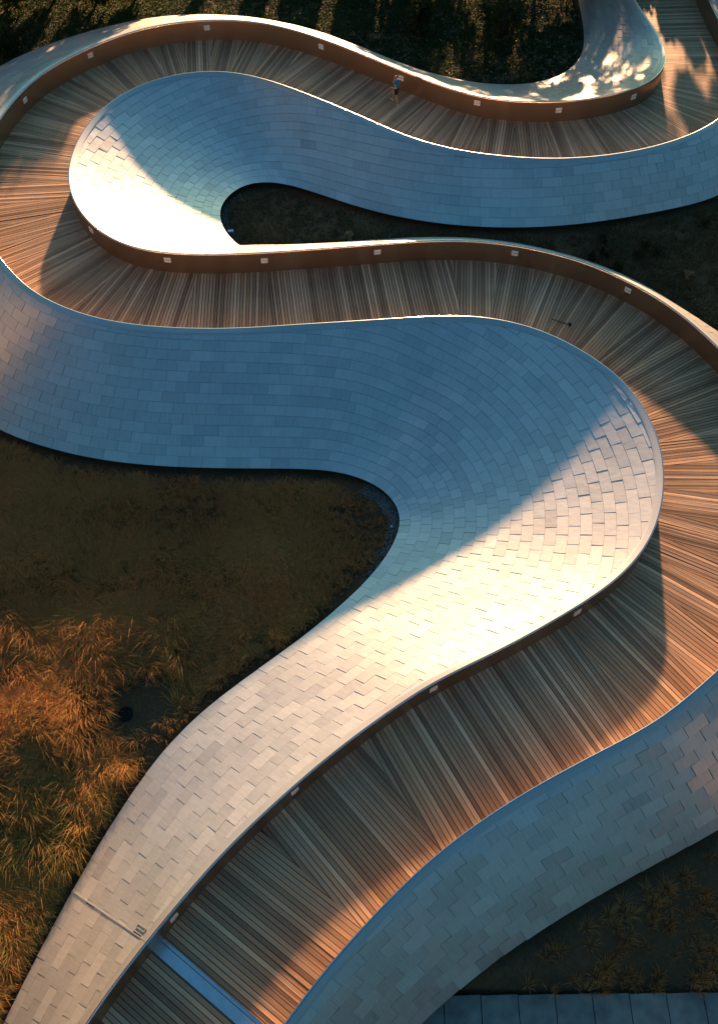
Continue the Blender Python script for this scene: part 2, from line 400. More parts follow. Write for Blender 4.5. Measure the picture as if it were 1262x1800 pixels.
def make_wall(name, rim, bot, out, cv, label, lights, lap=1.0):
    M = len(rim)
    mid = rim[M // 2]
    root = empty(name, (mid[0], mid[1], mid[2] - RIM_H), label, 'wall', None, 'thing')
    P = surf_grid(rim, bot, cv); Nn = grid_normals(P)
    seg = np.linalg.norm(np.diff(P, axis=1), axis=2)
    dist = np.concatenate([np.cumsum(seg[:, ::-1], axis=1)[:, ::-1], np.zeros((M, 1))], 1)   # distance from the foot
    L = dist[:, 0]
    # outer shell under the shingles
    B = P - Nn * 0.03
    idx = np.arange(M * NS).reshape(M, NS)
    q = np.stack([idx[:-1, :-1], idx[:-1, 1:], idx[1:, 1:], idx[1:, :-1]], -1).reshape(-1, 4)
    o = fast_mesh('backing', B.reshape(-1, 3), q, np.zeros((0, 3), int), M_BACK, root, True)
    # folded edge at the foot of the cladding
    e0 = P[:, -1] + Nn[:, -1] * 0.012; inn = np.concatenate([rim[:, :2] - bot[:, :2], np.zeros((M, 1))], 1)
    inn /= np.linalg.norm(inn, axis=1)[:, None]
    e1 = P[:, -1] - Nn[:, -1] * 0.06; e2 = e1 + inn * 0.25 + np.array([0, 0, -.02])
    ev = np.concatenate([e0, e1, e2]); a = np.arange(M - 1)
    q = np.concatenate([np.stack([a, a + 1, a + 1 + M, a + M], 1), np.stack([a + M, a + M + 1, a + 1 + 2 * M, a + 2 * M], 1)])
    fast_mesh('drip_edge', ev, q, np.zeros((0, 3), int), M_BACK, root)
    # smooth sheet next to the rim
    nb = 6
    sv = np.empty((M, nb, 3)); nv = np.empty((M, nb, 3))
    for i in range(M):
        dd = L[i] - np.linspace(0, min(0.27, L[i] * 0.6), nb)
        for c in range(3):
            sv[i, :, c] = np.interp(-dd, -dist[i], P[i, :, c]); nv[i, :, c] = np.interp(-dd, -dist[i], Nn[i, :, c])
    sv = sv + nv * 0.026
    sv[:, -1] -= nv[:, -1] * 0.006
    idx = np.arange(M * nb).reshape(M, nb)
    q = np.stack([idx[:-1, :-1], idx[:-1, 1:], idx[1:, 1:], idx[1:, :-1]], -1).reshape(-1, 4)
    fast_mesh('rim_sheet', sv.reshape(-1, 3), q, np.zeros((0, 3), int), M_BAND, root, True)
    # rim bar: a rounded bar along the very top
    prof = [(-.050, -.05), (-.050, .004), (-.042, .014), (-.008, .014), (.0, .006), (.004, -.05)]
    o3 = np.concatenate([out, np.zeros((M, 1))], 1)
    rv = np.concatenate([rim + o3 * px + np.array([0, 0, pz]) for px, pz in prof])
    q = np.concatenate([np.stack([a + k * M, a + 1 + k * M, a + 1 + (k + 1) * M, a + (k + 1) * M], 1) for k in range(len(prof) - 1)])
    fast_mesh('rim_bar', rv, q, np.zeros((0, 3), int), M_RIM, root, True)
    # inner parapet face towards the deck
    fz = [0.0, -.04, -.35, -.7, -1.0, -1.25]; fo = [-.045, -.045, -.04, -.03, -.02, -.02]
    fv = np.concatenate([rim + o3 * b + np.array([0, 0, z]) for z, b in zip(fz, fo)])
    q = np.concatenate([np.stack([a + k * M, a + 1 + k * M, a + 1 + (k + 1) * M, a + (k + 1) * M], 1) for k in range(len(fz) - 1)])
    fast_mesh('parapet_face', fv, q, np.zeros((0, 3), int), M_FACE, root, True)
    # shingles: staggered courses counted up from the foot
    w_len = 0.7 * np.linalg.norm(np.diff(rim, axis=0), axis=1) + 0.3 * np.linalg.norm(np.diff(bot, axis=0), axis=1)
    cum = np.r_[0, np.cumsum(w_len)]
    tiles = []
    nrow = int(math.ceil((L.max() - BANDW) / ROW_H))
    ar = np.arange(M)
    for j in range(nrow):
        off = (0.5 if j % 2 else 0.0) * COL_W + rng.uniform(-.06, .06)
        edges = np.arange(-COL_W + off, cum[-1] + COL_W, COL_W) + rng.uniform(-.04, .04, len(np.arange(-COL_W + off, cum[-1] + COL_W, COL_W)))
        ti = np.interp(edges, cum, ar)
        gap = 0.006
        for k in range(len(ti) - 1):
            i0, i1 = ti[k], ti[k + 1]
            if i1 - i0 < 0.6: continue
            ii = np.array([i0, (i0 + i1) / 2, i1])
            Li = np.interp(ii, ar, L) - BANDW
            lo = j * ROW_H + 0.004; hi = np.minimum((j + 1) * ROW_H - 0.004, Li)
            if (hi - lo).max() < 0.06: continue
            hi = np.maximum(hi, lo + 0.012)
            tilt_r = rng.normal(0, .0014); tilt_c = rng.normal(0, .0017); li = rng.uniform(0.003, 0.007)
            top = np.empty((3, 3, 3)); nn = np.empty((3, 3, 3))
            span = (np.interp(i1, ar, cum) - np.interp(i0, ar, cum)) * 1.0
            ge = gap / max(span, .2) * (i1 - i0)
            ii2 = np.array([i0 + ge * .5, (i0 + i1) / 2, i1 - ge * .5])
            for a_, it in enumerate(ii2):
                b0 = int(min(max(it, 0), M - 2)); fr = min(max(it - b0, 0), 1)
                Pc = P[b0] * (1 - fr) + P[b0 + 1] * fr; Nc = Nn[b0] * (1 - fr) + Nn[b0 + 1] * fr
                dc = dist[b0] * (1 - fr) + dist[b0 + 1] * fr
                dq = np.array([lo, (lo + hi[a_]) / 2, hi[a_]])
                for c in range(3):
                    top[a_, :, c] = np.interp(-dq, -dc, Pc[:, c]); nn[a_, :, c] = np.interp(-dq, -dc, Nc[:, c])
            lift = np.array([[li + .003 + tilt_r + tilt_c, li + .001 + tilt_c, li - .002 - tilt_r + tilt_c],
                             [li + .0065 + tilt_r, li + .0045, li + .0015 - tilt_r],
                             [li + .010 + tilt_r - tilt_c, li + .008 - tilt_c, li + .005 - tilt_r - tilt_c]])
            uq = np.stack([np.repeat(np.interp(ii2, ar, cum), 3).reshape(3, 3), np.stack([np.full(3, lo), (lo + hi) / 2, hi], 1)], -1)
            tiles.append((top + nn * (li + (lift - li) * lap)[..., None], nn, uq.reshape(9, 2) + rng.uniform(0, 40)))
    # which of them show largest in the photograph
    cpos = np.array([0, 0, HC]); score = []
    for top, nn, uq in tiles:
        c = top[1, 1]; n = nn[1, 1]
        p = proj(top[[0, 2, 2, 0], [0, 0, 2, 2]])
        ar_ = 0.5 * abs(np.dot(p[:, 0], np.roll(p[:, 1], 1)) - np.dot(p[:, 1], np.roll(p[:, 0], 1)))
        pc = p.mean(0)
        ok = (0 < pc[0] < 1262) and (0 < pc[1] < 1800) and np.dot(n, cpos - c) > 0
        score.append(ar_ if ok else 0.0)
    order = np.argsort(score)[::-1]
    single = set(int(i) for i in order[:300] if score[i] > 60)
    TQ = []
    for a_ in range(2):
        for b_ in range(2):
            TQ.append((a_ * 3 + b_, a_ * 3 + b_ + 1, (a_ + 1) * 3 + b_ + 1, (a_ + 1) * 3 + b_))
    per = [0, 1, 2, 5, 8, 7, 6, 3]
    SQ = [(9 + k, 9 + (k + 1) % 8, 17 + (k + 1) % 8, 17 + k) for k in range(8)]
    AF = np.array(TQ + SQ)
    sm = [True] * 4 + [False] * 8
    sv, sf, sr, su = [], [], [], []
    for t, (top, nn, uq) in enumerate(tiles):
        v = top.reshape(9, 3); n = nn.reshape(9, 3)
        vv = np.concatenate([v, v[per], v[per] - n[per] * 0.045])
        uu = np.concatenate([uq, uq[per], uq[per]])
        r = rng.uniform(0, 1)
        if rng.uniform() < .03: r -= 0.6
        if t in single:
            mesh_obj('shingle', vv, AF, M_STEEL, root, sm, {'rnd': [r] * 12}, uu)
        else:
            sf.append(AF + 25 * len(sv)); sv.append(vv); sr.append([r] * 12); su.append(uu)
    if sv:
        o = mesh_obj('shingle_courses', np.concatenate(sv), np.concatenate(sf), M_STEEL, root, sm * len(sv), {'rnd': np.concatenate(sr)}, np.concatenate(su))
        o['kind'] = 'stuff'
    # step lights let into the parapet
    fc = rim - o3 * 0.05 + np.array([0, 0, -.5])
    pf = proj(fc)
    for (lx, ly) in lights:
        i = int(np.argmin(np.hypot(pf[:, 0] - lx, pf[:, 1] - ly)))
        t3 = np.append(np.gradient(rim[:, :2], axis=0)[i], 0); t3 /= np.linalg.norm(t3)
        zz = np.clip(-.5 + (pf[i, 1] - ly) / 33.0, -.7, -.3)
        c = rim[i] + np.array([0, 0, zz]); o_ = -o3[i]
        fx = box('step_light', c + o_ * 0.045, t3 * .15, o_ * .022, np.array([0, 0, .125]), M_LIGHT, root, .008)
        for zz in (-.05, 0.0, .05):
            box('louver', c + o_ * 0.068, t3 * .12, o_ * .006, np.array([0, 0, .014]), M_LENS, fx)
    return root

def near_idx(rim, px):
    p = proj(rim); return int(np.argmin(np.hypot(p[:, 0] - px[0], p[:, 1] - px[1])))
iL = near_idx(RIM1, (-48, 330)); iJ = near_idx(RIM1, (258, 1655)); iR = near_idx(RIM2, (1395, 830))
wall_top = make_wall('steel_wall', RIM1[:iL + 1], BOT1[:iL + 1], OUT1[:iL + 1], CV1[:iL + 1],
    'steel wall between lawn and topmost boardwalk, ending in a small shingled bowl at upper right',
    [(44,176),(160,97),(363,49),(566,82),(706,137),(838,181),(980,194),(1112,170)])
wall_mid = make_wall('steel_wall', RIM1[iL:iJ + 1], BOT1[iL:iJ + 1], OUT1[iL:iJ + 1], CV1[iL:iJ + 1],
    'largest shingled steel wall, blue at left, curling round the big bowl to lower left',
    [(1016,1077),(762,1210),(517,1389),(303,1612)])
wall_end = make_wall('steel_wall', RIM1[iJ:], BOT1[iJ:], OUT1[iJ:], CV1[iJ:],
    'short tan shingled steel wall below the joint line at bottom left', [])
wall_up = make_wall('steel_wall', RIM2[:iR + 1], BOT2[:iR + 1], OUT2[:iR + 1], CV2[:iR + 1],
    'blue shingled steel wall with the glaring white bowl at upper left and bronze parapet',
    [(166,404),(297,457),(464,458),(663,443),(903,445),(1104,510)])
wall_low = make_wall('steel_wall', RIM2[iR:], BOT2[iR:], OUT2[iR:], CV2[iR:],
    'grey-blue shingled steel wall at lower right above the concrete pavement', [], 2.6)

# ------------------------------------------------------------------ boardwalk
def nearest(A, pts):
    return np.array([int(np.argmin(((A[:, :2] - p[:2]) ** 2).sum(1))) for p in pts])
c_pts = []
for i in range(0, len(RIM1), 2):
    d = np.hypot(*(RIM2[:, :2] - RIM1[i, :2]).T); j = int(d.argmin())
    c_pts.append((RIM1[i] + RIM2[j]) / 2)
c_pts = np.array(c_pts)
# re-centre and resample
def resample(a, step):
    d = np.r_[0, np.cumsum(np.linalg.norm(np.diff(a[:, :2], axis=0), axis=1))]
    keep = np.r_[True, np.diff(d) > 1e-6]; t = np.arange(0, d[-1], step)
    return np.stack([np.interp(t, d[keep], a[keep, k]) for k in range(a.shape[1])], 1)
CEN = resample(gsmooth(resample(c_pts, .2), 6), .2)
for _ in range(2):
    n1 = nearest(RIM1, CEN); n2 = nearest(RIM2, CEN)
    CEN = resample(gsmooth((RIM1[n1] + RIM2[n2]) / 2, 6), .2)
n1 = nearest(RIM1, CEN); n2 = nearest(RIM2, CEN)
E1 = RIM1[n1] + np.concatenate([OUT1[n1], np.zeros((len(n1), 1))], 1) * 0.02
E2 = RIM2[n2] + np.concatenate([OUT2[n2], np.zeros((len(n2), 1))], 1) * 0.02
tanC = np.gradient(CEN[:, :2], axis=0); tanC /= np.linalg.norm(tanC, axis=1)[:, None]
angC = np.unwrap(np.arctan2(tanC[:, 1], tanC[:, 0]))
angC = gsmooth(angC[:, None], 5)[:, 0]
def deck_z(xy, i):
    lo, hi = max(0, i - 40), min(len(CEN), i + 40)
    a, b = E1[lo:hi], E2[lo:hi]
    da = ((a[:, :2] - xy) ** 2).sum(1); db = ((b[:, :2] - xy) ** 2).sum(1)
    ia, ib = da.argmin(), db.argmin(); da, db = math.sqrt(da[ia]) + 1e-6, math.sqrt(db[ib]) + 1e-6
    return (a[ia, 2] * db + b[ib, 2] * da) / (da + db) - RIM_H
def clip_half(poly, p, n):
    """keep (x-p).n >= 0"""
    out = []
    for k in range(len(poly)):
        a, b = poly[k], poly[(k + 1) % len(poly)]
        da = (a[0] - p[0]) * n[0] + (a[1] - p[1]) * n[1]; db = (b[0] - p[0]) * n[0] + (b[1] - p[1]) * n[1]
        if da >= 0: out.append(a)
        if (da >= 0) != (db >= 0):
            f = da / (da - db); out.append((a[0] + f * (b[0] - a[0]), a[1] + f * (b[1] - a[1])))
    return out
def parea(p):
    return 0.5 * abs(sum(p[k][0] * p[(k + 1) % len(p)][1] - p[(k + 1) % len(p)][0] * p[k][1] for k in range(len(p))))

# expansion joint across the deck
JA, JB = bp(268, 1652, -4.24), bp(452, 1812, -4.27)
jdir = (JB - JA)[:2]; jdir /= np.linalg.norm(jdir)
jn = np.array([-jdir[1], jdir[0]])
jC = (JA + JB)[:2] / 2
iJc = int(np.argmin(((CEN[:, :2] - jC) ** 2).sum(1)))
if np.dot(jn, tanC[iJc]) < 0: jn = -jn
# sectors of parallel boards
sectors = []; s0 = 0
acc0 = angC[0]
brk = [0]
for i in range(1, len(CEN)):
    if abs(angC[i] - acc0) > R(8) or (i - brk[-1]) * .2 > 8.0 or i == iJc:
        brk.append(i); acc0 = angC[i]
brk.append(len(CEN) - 1)
boards = []
for k in range(len(brk) - 1):
    a, b = brk[k], brk[k + 1]
    m = (a + b) // 2
    th = angC[m]
    near_j = abs(a - iJc) < 2 or abs(b - iJc) < 2
    if near_j: th = math.atan2(jn[1], jn[0])
    t = np.array([math.cos(th), math.sin(th)]); n = np.array([-t[1], t[0]])
    boards.append([a, b, m, t, n])
planks = []   # polygon, centre index, direction n, tangent t, after joint?
for k, (a, b, m, t, n) in enumerate(boards):
    ea, eb = max(0, a - 14), min(len(CEN) - 1, b + 14)
    poly = [tuple(p) for p in E1[ea:eb + 1, :2]] + [tuple(p) for p in E2[ea:eb + 1, :2][::-1]]
    c0 = CEN[a, :2]; c1 = CEN[b, :2]
    if k > 0:
        tt = t + boards[k - 1][3]; tt = tt / np.linalg.norm(tt)
        if a == iJc: c0 = jC + jn * 0.24; tt = jn
        poly = clip_half(poly, c0, tt)
    if k < len(boards) - 1:
        tt = t + boards[k + 1][3]; tt = tt / np.linalg.norm(tt)
        if b == iJc: c1 = jC - jn * 0.24; tt = jn
        poly = clip_half(poly, c1, -tt)
    if len(poly) < 3: continue
    pitch = 0.135 if CEN[m, 1] > 24 else 0.158
    org = CEN[m, :2]
    q = np.array(poly) - org
    lo, hi = (q @ t).min(), (q @ t).max()
    for r in range(int(math.floor(lo / pitch)), int(math.ceil(hi / pitch))):
        g = 0.011
        pp = clip_half(poly, org + t * (r * pitch + g), t)
        if len(pp) < 3: continue
        pp = clip_half(pp, org + t * ((r + 1) * pitch - g), -t)
        if len(pp) < 3 or parea(pp) < 0.003: continue
        planks.append((pp, m, n, t, a >= iJc))
mid = CEN[len(CEN) // 2]
deck1 = empty('boardwalk', (mid[0], mid[1], mid[2] - RIM_H), 'long winding boardwalk of weathered brown hardwood planks', None, None, 'structure')
mid = CEN[(iJc + len(CEN)) // 2]
deck2 = empty('boardwalk', (mid[0], mid[1], mid[2] - RIM_H), 'short end of plank boardwalk below the blue steel joint cover', None, None, 'structure')
data = []
for pp, m, n, t, after in planks:
    q = np.array(pp)
    # drop near duplicate points
    kp = [0]
    for i in range(1, len(q)):
        if np.linalg.norm(q[i] - q[kp[-1]]) > 0.012: kp.append(i)
    q = q[kp]
    if len(q) < 3: continue
    if 0.5 * np.sum(q[:, 0] * np.roll(q[:, 1], -1) - np.roll(q[:, 0], -1) * q[:, 1]) < 0: q = q[::-1]
    z = np.array([deck_z(x, m) for x in q]) + rng.normal(0, .0015)
    nv = len(q)
    V = np.concatenate([np.c_[q, z], np.c_[q, z - .04]])
    Fc = [tuple(range(nv))] + [(i, i + nv, (i + 1) % nv + nv, (i + 1) % nv) for i in range(nv)]
    Fc = [Fc[0]] + [f[::-1] for f in Fc[1:]]
    Fc = [Fc[0]] + [f[::-1] for f in Fc[1:]]
    du = rng.uniform(0, 50)
    uv = np.c_[V[:, :2] @ n + du, V[:, :2] @ t + du * 1.7]
    px = proj(V[:nv]); pc = px.mean(0)
    vis = (0 < pc[0] < 1262) and (0 < pc[1] < 1800)
    pa = 0.5 * abs(np.sum(px[:, 0] * np.roll(px[:, 1], -1) - np.roll(px[:, 0], -1) * px[:, 1]))
    data.append((V, Fc, uv, pa if vis else 0, after, float(np.clip(rng.normal(.42, .25), 0, 1)), float(np.clip(rng.normal(.85, .2), 0, 1))))
for root, flag in ((deck1, False), (deck2, True)):
    D = [d for d in data if d[4] == flag]
    order = sorted(range(len(D)), key=lambda i: -D[i][3])
    single = set(i for i in order[:300] if D[i][3] > 40)
    sv, sf, su, s1, s2, base = [], [], [], [], [], 0
    for i, (V, Fc, uv, pa, after, r1, r2) in enumerate(D):
        if i in single:
            mesh_obj('plank', V, Fc, M_WOOD, root, False, {'rnd': [r1] * len(Fc), 'rnd2': [r2] * len(Fc)}, uv)
        else:
            sv.append(V); sf += [tuple(x + base for x in f) for f in Fc]; su.append(uv); base += len(V)
            s1 += [r1] * len(Fc); s2 += [r2] * len(Fc)
    if sv:
        o = mesh_obj('plank_run', np.concatenate(sv), sf, M_WOOD, root, False, {'rnd': s1, 'rnd2': s2}, np.concatenate(su))
        o['kind'] = 'stuff'
# dark substructure below the boards
def strip_obj(name, A, B, dz, mat, parent):
    n = len(A); v = np.concatenate([A, B]); v = v + np.array([0, 0, dz]); a = np.arange(n - 1)
    return fast_mesh(name, v, np.stack([a, a + 1, a + 1 + n, a + n], 1), np.zeros((0, 3), int), mat, parent)
strip_obj('joist_bed', E1[:iJc], E2[:iJc], -RIM_H - .07, M_DARK, deck1)
strip_obj('joist_bed', E1[iJc - 3:], E2[iJc - 3:], -RIM_H - .075, M_DARK, deck2)
# joint cover: two long steel plates and a narrow slot
jl = 2.65
zj = deck_z(jC, iJc)
sl = (deck_z(jC + jdir * 2, iJc) - deck_z(jC - jdir * 2, iJc)) / 4
j3 = np.array([jdir[0], jdir[1], sl]); n3 = np.array([jn[0], jn[1], 0])
c3 = np.array([jC[0], jC[1], zj])
box('joint_cover', c3 + n3 * 0.055 + np.array([0, 0, -.005]), j3 * jl, n3 * .17, np.array([0, 0, .012]), M_PLATE, deck1, .004)
box('joint_cover', c3 - n3 * 0.185 + np.array([0, 0, -.008]), j3 * jl, n3 * .05, np.array([0, 0, .010]), M_PLATE, deck1, .004)

# ------------------------------------------------------------------ ground
ctrl = np.concatenate([BOT1[::12], BOT2[::12]]); ctrl = ctrl - np.array([0, 0, .38])
extra = np.array([[-10, 56, -1.4], [0, 58, -1.4], [10, 58, -1.6], [22, 55, -1.8], [-22, 52, -1.7], [-26, 38, -2.6], [-12, 14, -4.3], [-15, 15, -4.0], [-16, 18, -3.75], [-19, 20, -3.6], [-9, 18, -4.0], [-4, 18.5, -3.95], [-13, 8, -5.6], [9, 5, -6.6], [14, 6, -6.6], [3, 1, -6.9], [14, 36.5, -1.9], [19, 33, -2.2], [-30, 10, -6], [30, 10, -6.5], [30, 40, -2]], float)
ctrl = np.concatenate([ctrl, extra])
def ground_z(xy):
    xy = np.atleast_2d(xy); out = np.empty(len(xy))
    for s in range(0, len(xy), 4000):
        d2 = ((xy[s:s + 4000, None, :] - ctrl[None, :, :2]) ** 2).sum(2) + 0.3
        w = d2 ** -1.6
        out[s:s + 4000] = (w * ctrl[:, 2]).sum(1) / w.sum(1)
    return out
gx = np.concatenate([[-900, -300, -120, -70, -50, -40], np.arange(-32, 32.1, .3), [40, 50, 70, 120, 300, 900]])
gy = np.concatenate([[-900, -300, -120, -60, -30, -15], np.arange(-8, 64.1, .3), [72, 85, 110, 160, 320, 900]])
GX, GY = np.meshgrid(gx, gy, indexing='ij')
gxy = np.stack([GX.ravel(), GY.ravel()], 1)
gz = ground_z(gxy)
dC = np.full(len(gxy), 1e9); zC = np.zeros(len(gxy))
for s in range(0, len(gxy), 3000):
    d2 = ((gxy[s:s + 3000, None, :] - CEN[None, ::3, :2]) ** 2).sum(2); j = d2.argmin(1)
    dC[s:s + 3000] = np.sqrt(d2[np.arange(len(j)), j]); zC[s:s + 3000] = CEN[::3, 2][j] - RIM_H
m = dC < 3.0
gz[m] = np.minimum(gz[m], zC[m] - .7)
mp_ = (gxy[:, 0] > -2) & (gxy[:, 0] < 20) & (gxy[:, 1] < 5.6)
gz[mp_] = np.minimum(gz[mp_], -6.62)
gz += np.where(dC > 3.0, rng.normal(0, .015, len(gz)), 0)
idx = np.arange(len(gxy)).reshape(GX.shape)
q = np.stack([idx[:-1, :-1], idx[1:, :-1], idx[1:, 1:], idx[:-1, 1:]], -1).reshape(-1, 4)
g = fast_mesh('ground', np.c_[gxy, gz], q, np.zeros((0, 3), int), M_SOIL, None, True)
tag(g, 'dark soil and thatch between the steel walls', kind='structure')

# ------------------------------------------------------------------ where plants may grow
def pip(poly, pts):
    x, y = pts[:, 0], pts[:, 1]; ins = np.zeros(len(pts), bool)
    x0, y0 = poly[:, 0], poly[:, 1]; x1, y1 = np.roll(x0, -1), np.roll(y0, -1)
    for a, b, c, d in zip(x0, y0, x1, y1):
        if b == d: continue
        cnd = ((b > y) != (d > y)) & (x < (c - a) * (y - b) / (d - b) + a)
        ins ^= cnd
    return ins
POLY = [np.concatenate([RIM1[::4, :2], BOT1[::4, :2][::-1]]), np.concatenate([RIM2[::4, :2], BOT2[::4, :2][::-1]]),
        np.concatenate([E1[::3, :2], E2[::3, :2][::-1]])]
def free(pts):
    ok = np.ones(len(pts), bool)
    for p in POLY: ok &= ~pip(p, pts)
    return ok
BOTALL = np.concatenate([BOT1[::3], BOT2[::3]])
def edge_dist(pts):
    pts = np.asarray(pts)[:, :2]
    out = np.empty(len(pts))
    for s in range(0, len(pts), 4000):
        out[s:s + 4000] = np.sqrt(((pts[s:s + 4000, None, :] - BOTALL[None, :, :2]) ** 2).sum(2).min(1))
    return out
def scatter(x0, x1, y0, y1, dens):
    n = int((x1 - x0) * (y1 - y0) * dens)
    p = np.c_[rng.uniform(x0, x1, n), rng.uniform(y0, y1, n)]
    p = p[free(p)]
    z = ground_z(p); P3 = np.c_[p, z]
    px = proj(P3)
    k = (px[:, 0] > -90) & (px[:, 0] < 1350) & (px[:, 1] > -70) & (px[:, 1] < 1900)
    return P3[k], px[k]
def vnoise(p, s, seed):
    """cheap smooth value noise in 0..1"""
    r = np.random.default_rng(seed); ph = r.uniform(0, 6.28, (6, 2)); dr = r.normal(0, 1, (6, 2)) * s
    v = sum(np.sin(p[:, :2] @ dr[i] * (1 + .35 * i) + ph[i, 0]) for i in range(6))
    return 0.5 + v / 7.0
def blades(name, base, length, lean, az, width, tint, mat, label, cat):
    """three-sided arching blades, all inputs per blade arrays"""
    n = len(base)
    d = np.stack([np.cos(az), np.sin(az)], 1); s = np.stack([-np.sin(az), np.cos(az)], 1)
    def pt(f, k):     # f along the blade
        h = length * (np.sin(np.minimum(f * (1.0 + lean * .8), 1.75)) / 1.0) * (1 - .35 * lean * f)
        o = length * lean * f ** 1.7
        return np.c_[base[:, :2] + d * o[:, None], base[:, 2] + h]
    p0, p1, p2 = pt(0.0, 0), pt(0.55, 1), pt(1.0, 2)
    s3 = np.c_[s, np.zeros(n)]
    w = width[:, None]
    V = np.stack([p0 - s3 * w * .5, p0 + s3 * w * .5, p1 + s3 * w * .42, p1 - s3 * w * .42, p2], 1).reshape(-1, 3)
    a = np.arange(n) * 5
    o = fast_mesh(name, V, np.stack([a, a + 1, a + 2, a + 3], 1), np.stack([a + 3, a + 2, a + 4], 1), mat, None, False, {'tint': np.repeat(tint, 5)})
    return tag(o, label, cat, kind='stuff')
def tufts(P3, per, spread, ln, lean, wid, tint, dirbias=None, fan=1.05):
    """expand tuft positions into blades"""
    n = len(P3); b = np.repeat(P3, per, 0)
    N_ = len(b)
    az = rng.uniform(0, 6.283, N_)
    if dirbias is not None:
        ba = np.repeat(dirbias, per); az = ba + rng.normal(0, fan, N_)
    off = rng.uniform(0, 1, N_) ** .5 * spread
    b = b.copy(); b[:, 0] += np.cos(az) * off; b[:, 1] += np.sin(az) * off
    L_ = np.repeat(ln, per) * rng.uniform(.55, 1.1, N_)
    le = np.clip(np.repeat(lean, per) * rng.uniform(.5, 1.4, N_), .05, 1.3)
    w = wid * rng.uniform(.7, 1.4, N_)
    t = np.clip(np.repeat(tint, per) + rng.normal(0, .15, N_) + np.where(rng.uniform(0, 1, N_) < .12, .28, 0), 0, 1)
    return b, L_, le, az, w, t

# tall dry prairie grass in the big left clearing
P3, px = scatter(-20, 4, 1, 28, 42)
k = (px[:, 1] > 740) & (px[:, 0] < 720)
P3, px = P3[k], px[k]
ed = edge_dist(P3)
bare = np.exp(-(((px[:, 0] - 235) / 80) ** 2 + ((px[:, 1] - 1265) / 75) ** 2)) + .8 * np.exp(-(((px[:, 0] - 300) / 60) ** 2 + ((px[:, 1] - 1190) / 60) ** 2))
vn = vnoise(P3, .55, 3)
k = (ed > .45) & (rng.uniform(0, 1, len(P3)) > bare * 1.1) & (rng.uniform(0, 1, len(P3)) < .55 + .6 * vn)
P3, px, ed, vn = P3[k], px[k], ed[k], vn[k]
low = np.clip((px[:, 1] - 1050) / 350, 0, 1)
ln = (.34 + .36 * vn) * (1 - .35 * np.clip((px[:, 0] - 350) / 300, 0, 1)) * (1 + .35 * low) * np.clip(.5 + ed / 2, .5, 1)
green = np.clip((px[:, 1] - 1280) / 300, 0, 1) * np.clip((px[:, 0] - 20) / 120, 0, 1)
tint = np.clip(.30 + .30 * (vn - .5) + .28 * low + .28 * green + rng.normal(0, .08, len(P3)), 0, 1)
bias = vnoise(P3, .35, 8) * 9.0
blades('prairie_grass', *tufts(P3, 30, .14, ln, .62 + .25 * vnoise(P3, .8, 5), .014, tint, bias), M_DRY,
       'tall dry brown and golden grass filling the clearing at left', 'grass')
# big arching clumps, lit gold at lower left
P3, px = scatter(-20, -4, 1, 20, 26)
k = (px[:, 1] > 1080) & (px[:, 0] < 330) & (edge_dist(P3) > .7)
bare = np.exp(-(((px[:, 0] - 235) / 75) ** 2 + ((px[:, 1] - 1265) / 70) ** 2))
k &= bare < .35
P3, px = P3[k], px[k]
tint = np.clip(.55 + .35 * np.clip((px[:, 1] - 1250) / 300, 0, 1) + rng.normal(0, .12, len(P3)), 0, 1)
blades('grass_clumps', *tufts(P3, 24, .26, rng.uniform(.35, .95, len(P3)), rng.uniform(.6, 1.1, len(P3)), .011, tint, vnoise(P3, .5, 77) * 8.0 + rng.normal(0, .6, len(P3)), .62), M_DRY,
       'large arching grass clumps glowing gold at lower left', 'grass')
# low olive ground cover in the upper clearing
P3, px = scatter(-8, 24, 30, 42, 45)
k = (px[:, 1] > 310) & (px[:, 1] < 660) & (edge_dist(P3) > .25)
P3, px = P3[k], px[k]
vn = vnoise(P3, .7, 21)
k = rng.uniform(0, 1, len(P3)) < .35 + .7 * vn
P3, px, vn = P3[k], px[k], vn[k]
blades('low_grass', *tufts(P3, 14, .14, .12 + .14 * vn, .7 + 0 * vn, .020, np.clip(.35 + .5 * (vn - .4), 0, 1)), M_LOW,
       'low dark olive grass in the narrow upper clearing', 'grass')
# clipped lawn along the top
P3, px = scatter(-28, 26, 40, 63, 50)
k = (px[:, 1] < 170) & (edge_dist(P3) > .15)
P3, px = P3[k], px[k]
vn = vnoise(P3, .6, 31)
blades('lawn', *tufts(P3, 10, .2, .07 + .05 * vn, .6 + 0 * vn, .045, np.clip(.3 + .6 * (vn - .3), 0, 1)), M_LAWN,
       'dark green lawn along the top edge', 'lawn')
# sparse brown growth by the pavement at lower right
P3, px = scatter(0, 20, 3, 16, 16)
k = (px[:, 1] > 1440) & (px[:, 1] < 1745) & (px[:, 0] > 740) & (edge_dist(P3) > .5)
P3, px = P3[k], px[k]
vn = vnoise(P3, .9, 41)
k = rng.uniform(0, 1, len(P3)) < np.clip((px[:, 0] - 900) / 300, .12, 1) * (.3 + .8 * vn)
P3, px, vn = P3[k], px[k], vn[k]
blades('pavement_edge_grass', *tufts(P3, 26, .14, .28 + .35 * vn, .6 + 0 * vn, .015, np.clip(.2 + .4 * (vn - .4), 0, 1)), M_DRY,
       'sparse brown grass beside the concrete pavement at lower right', 'grass')

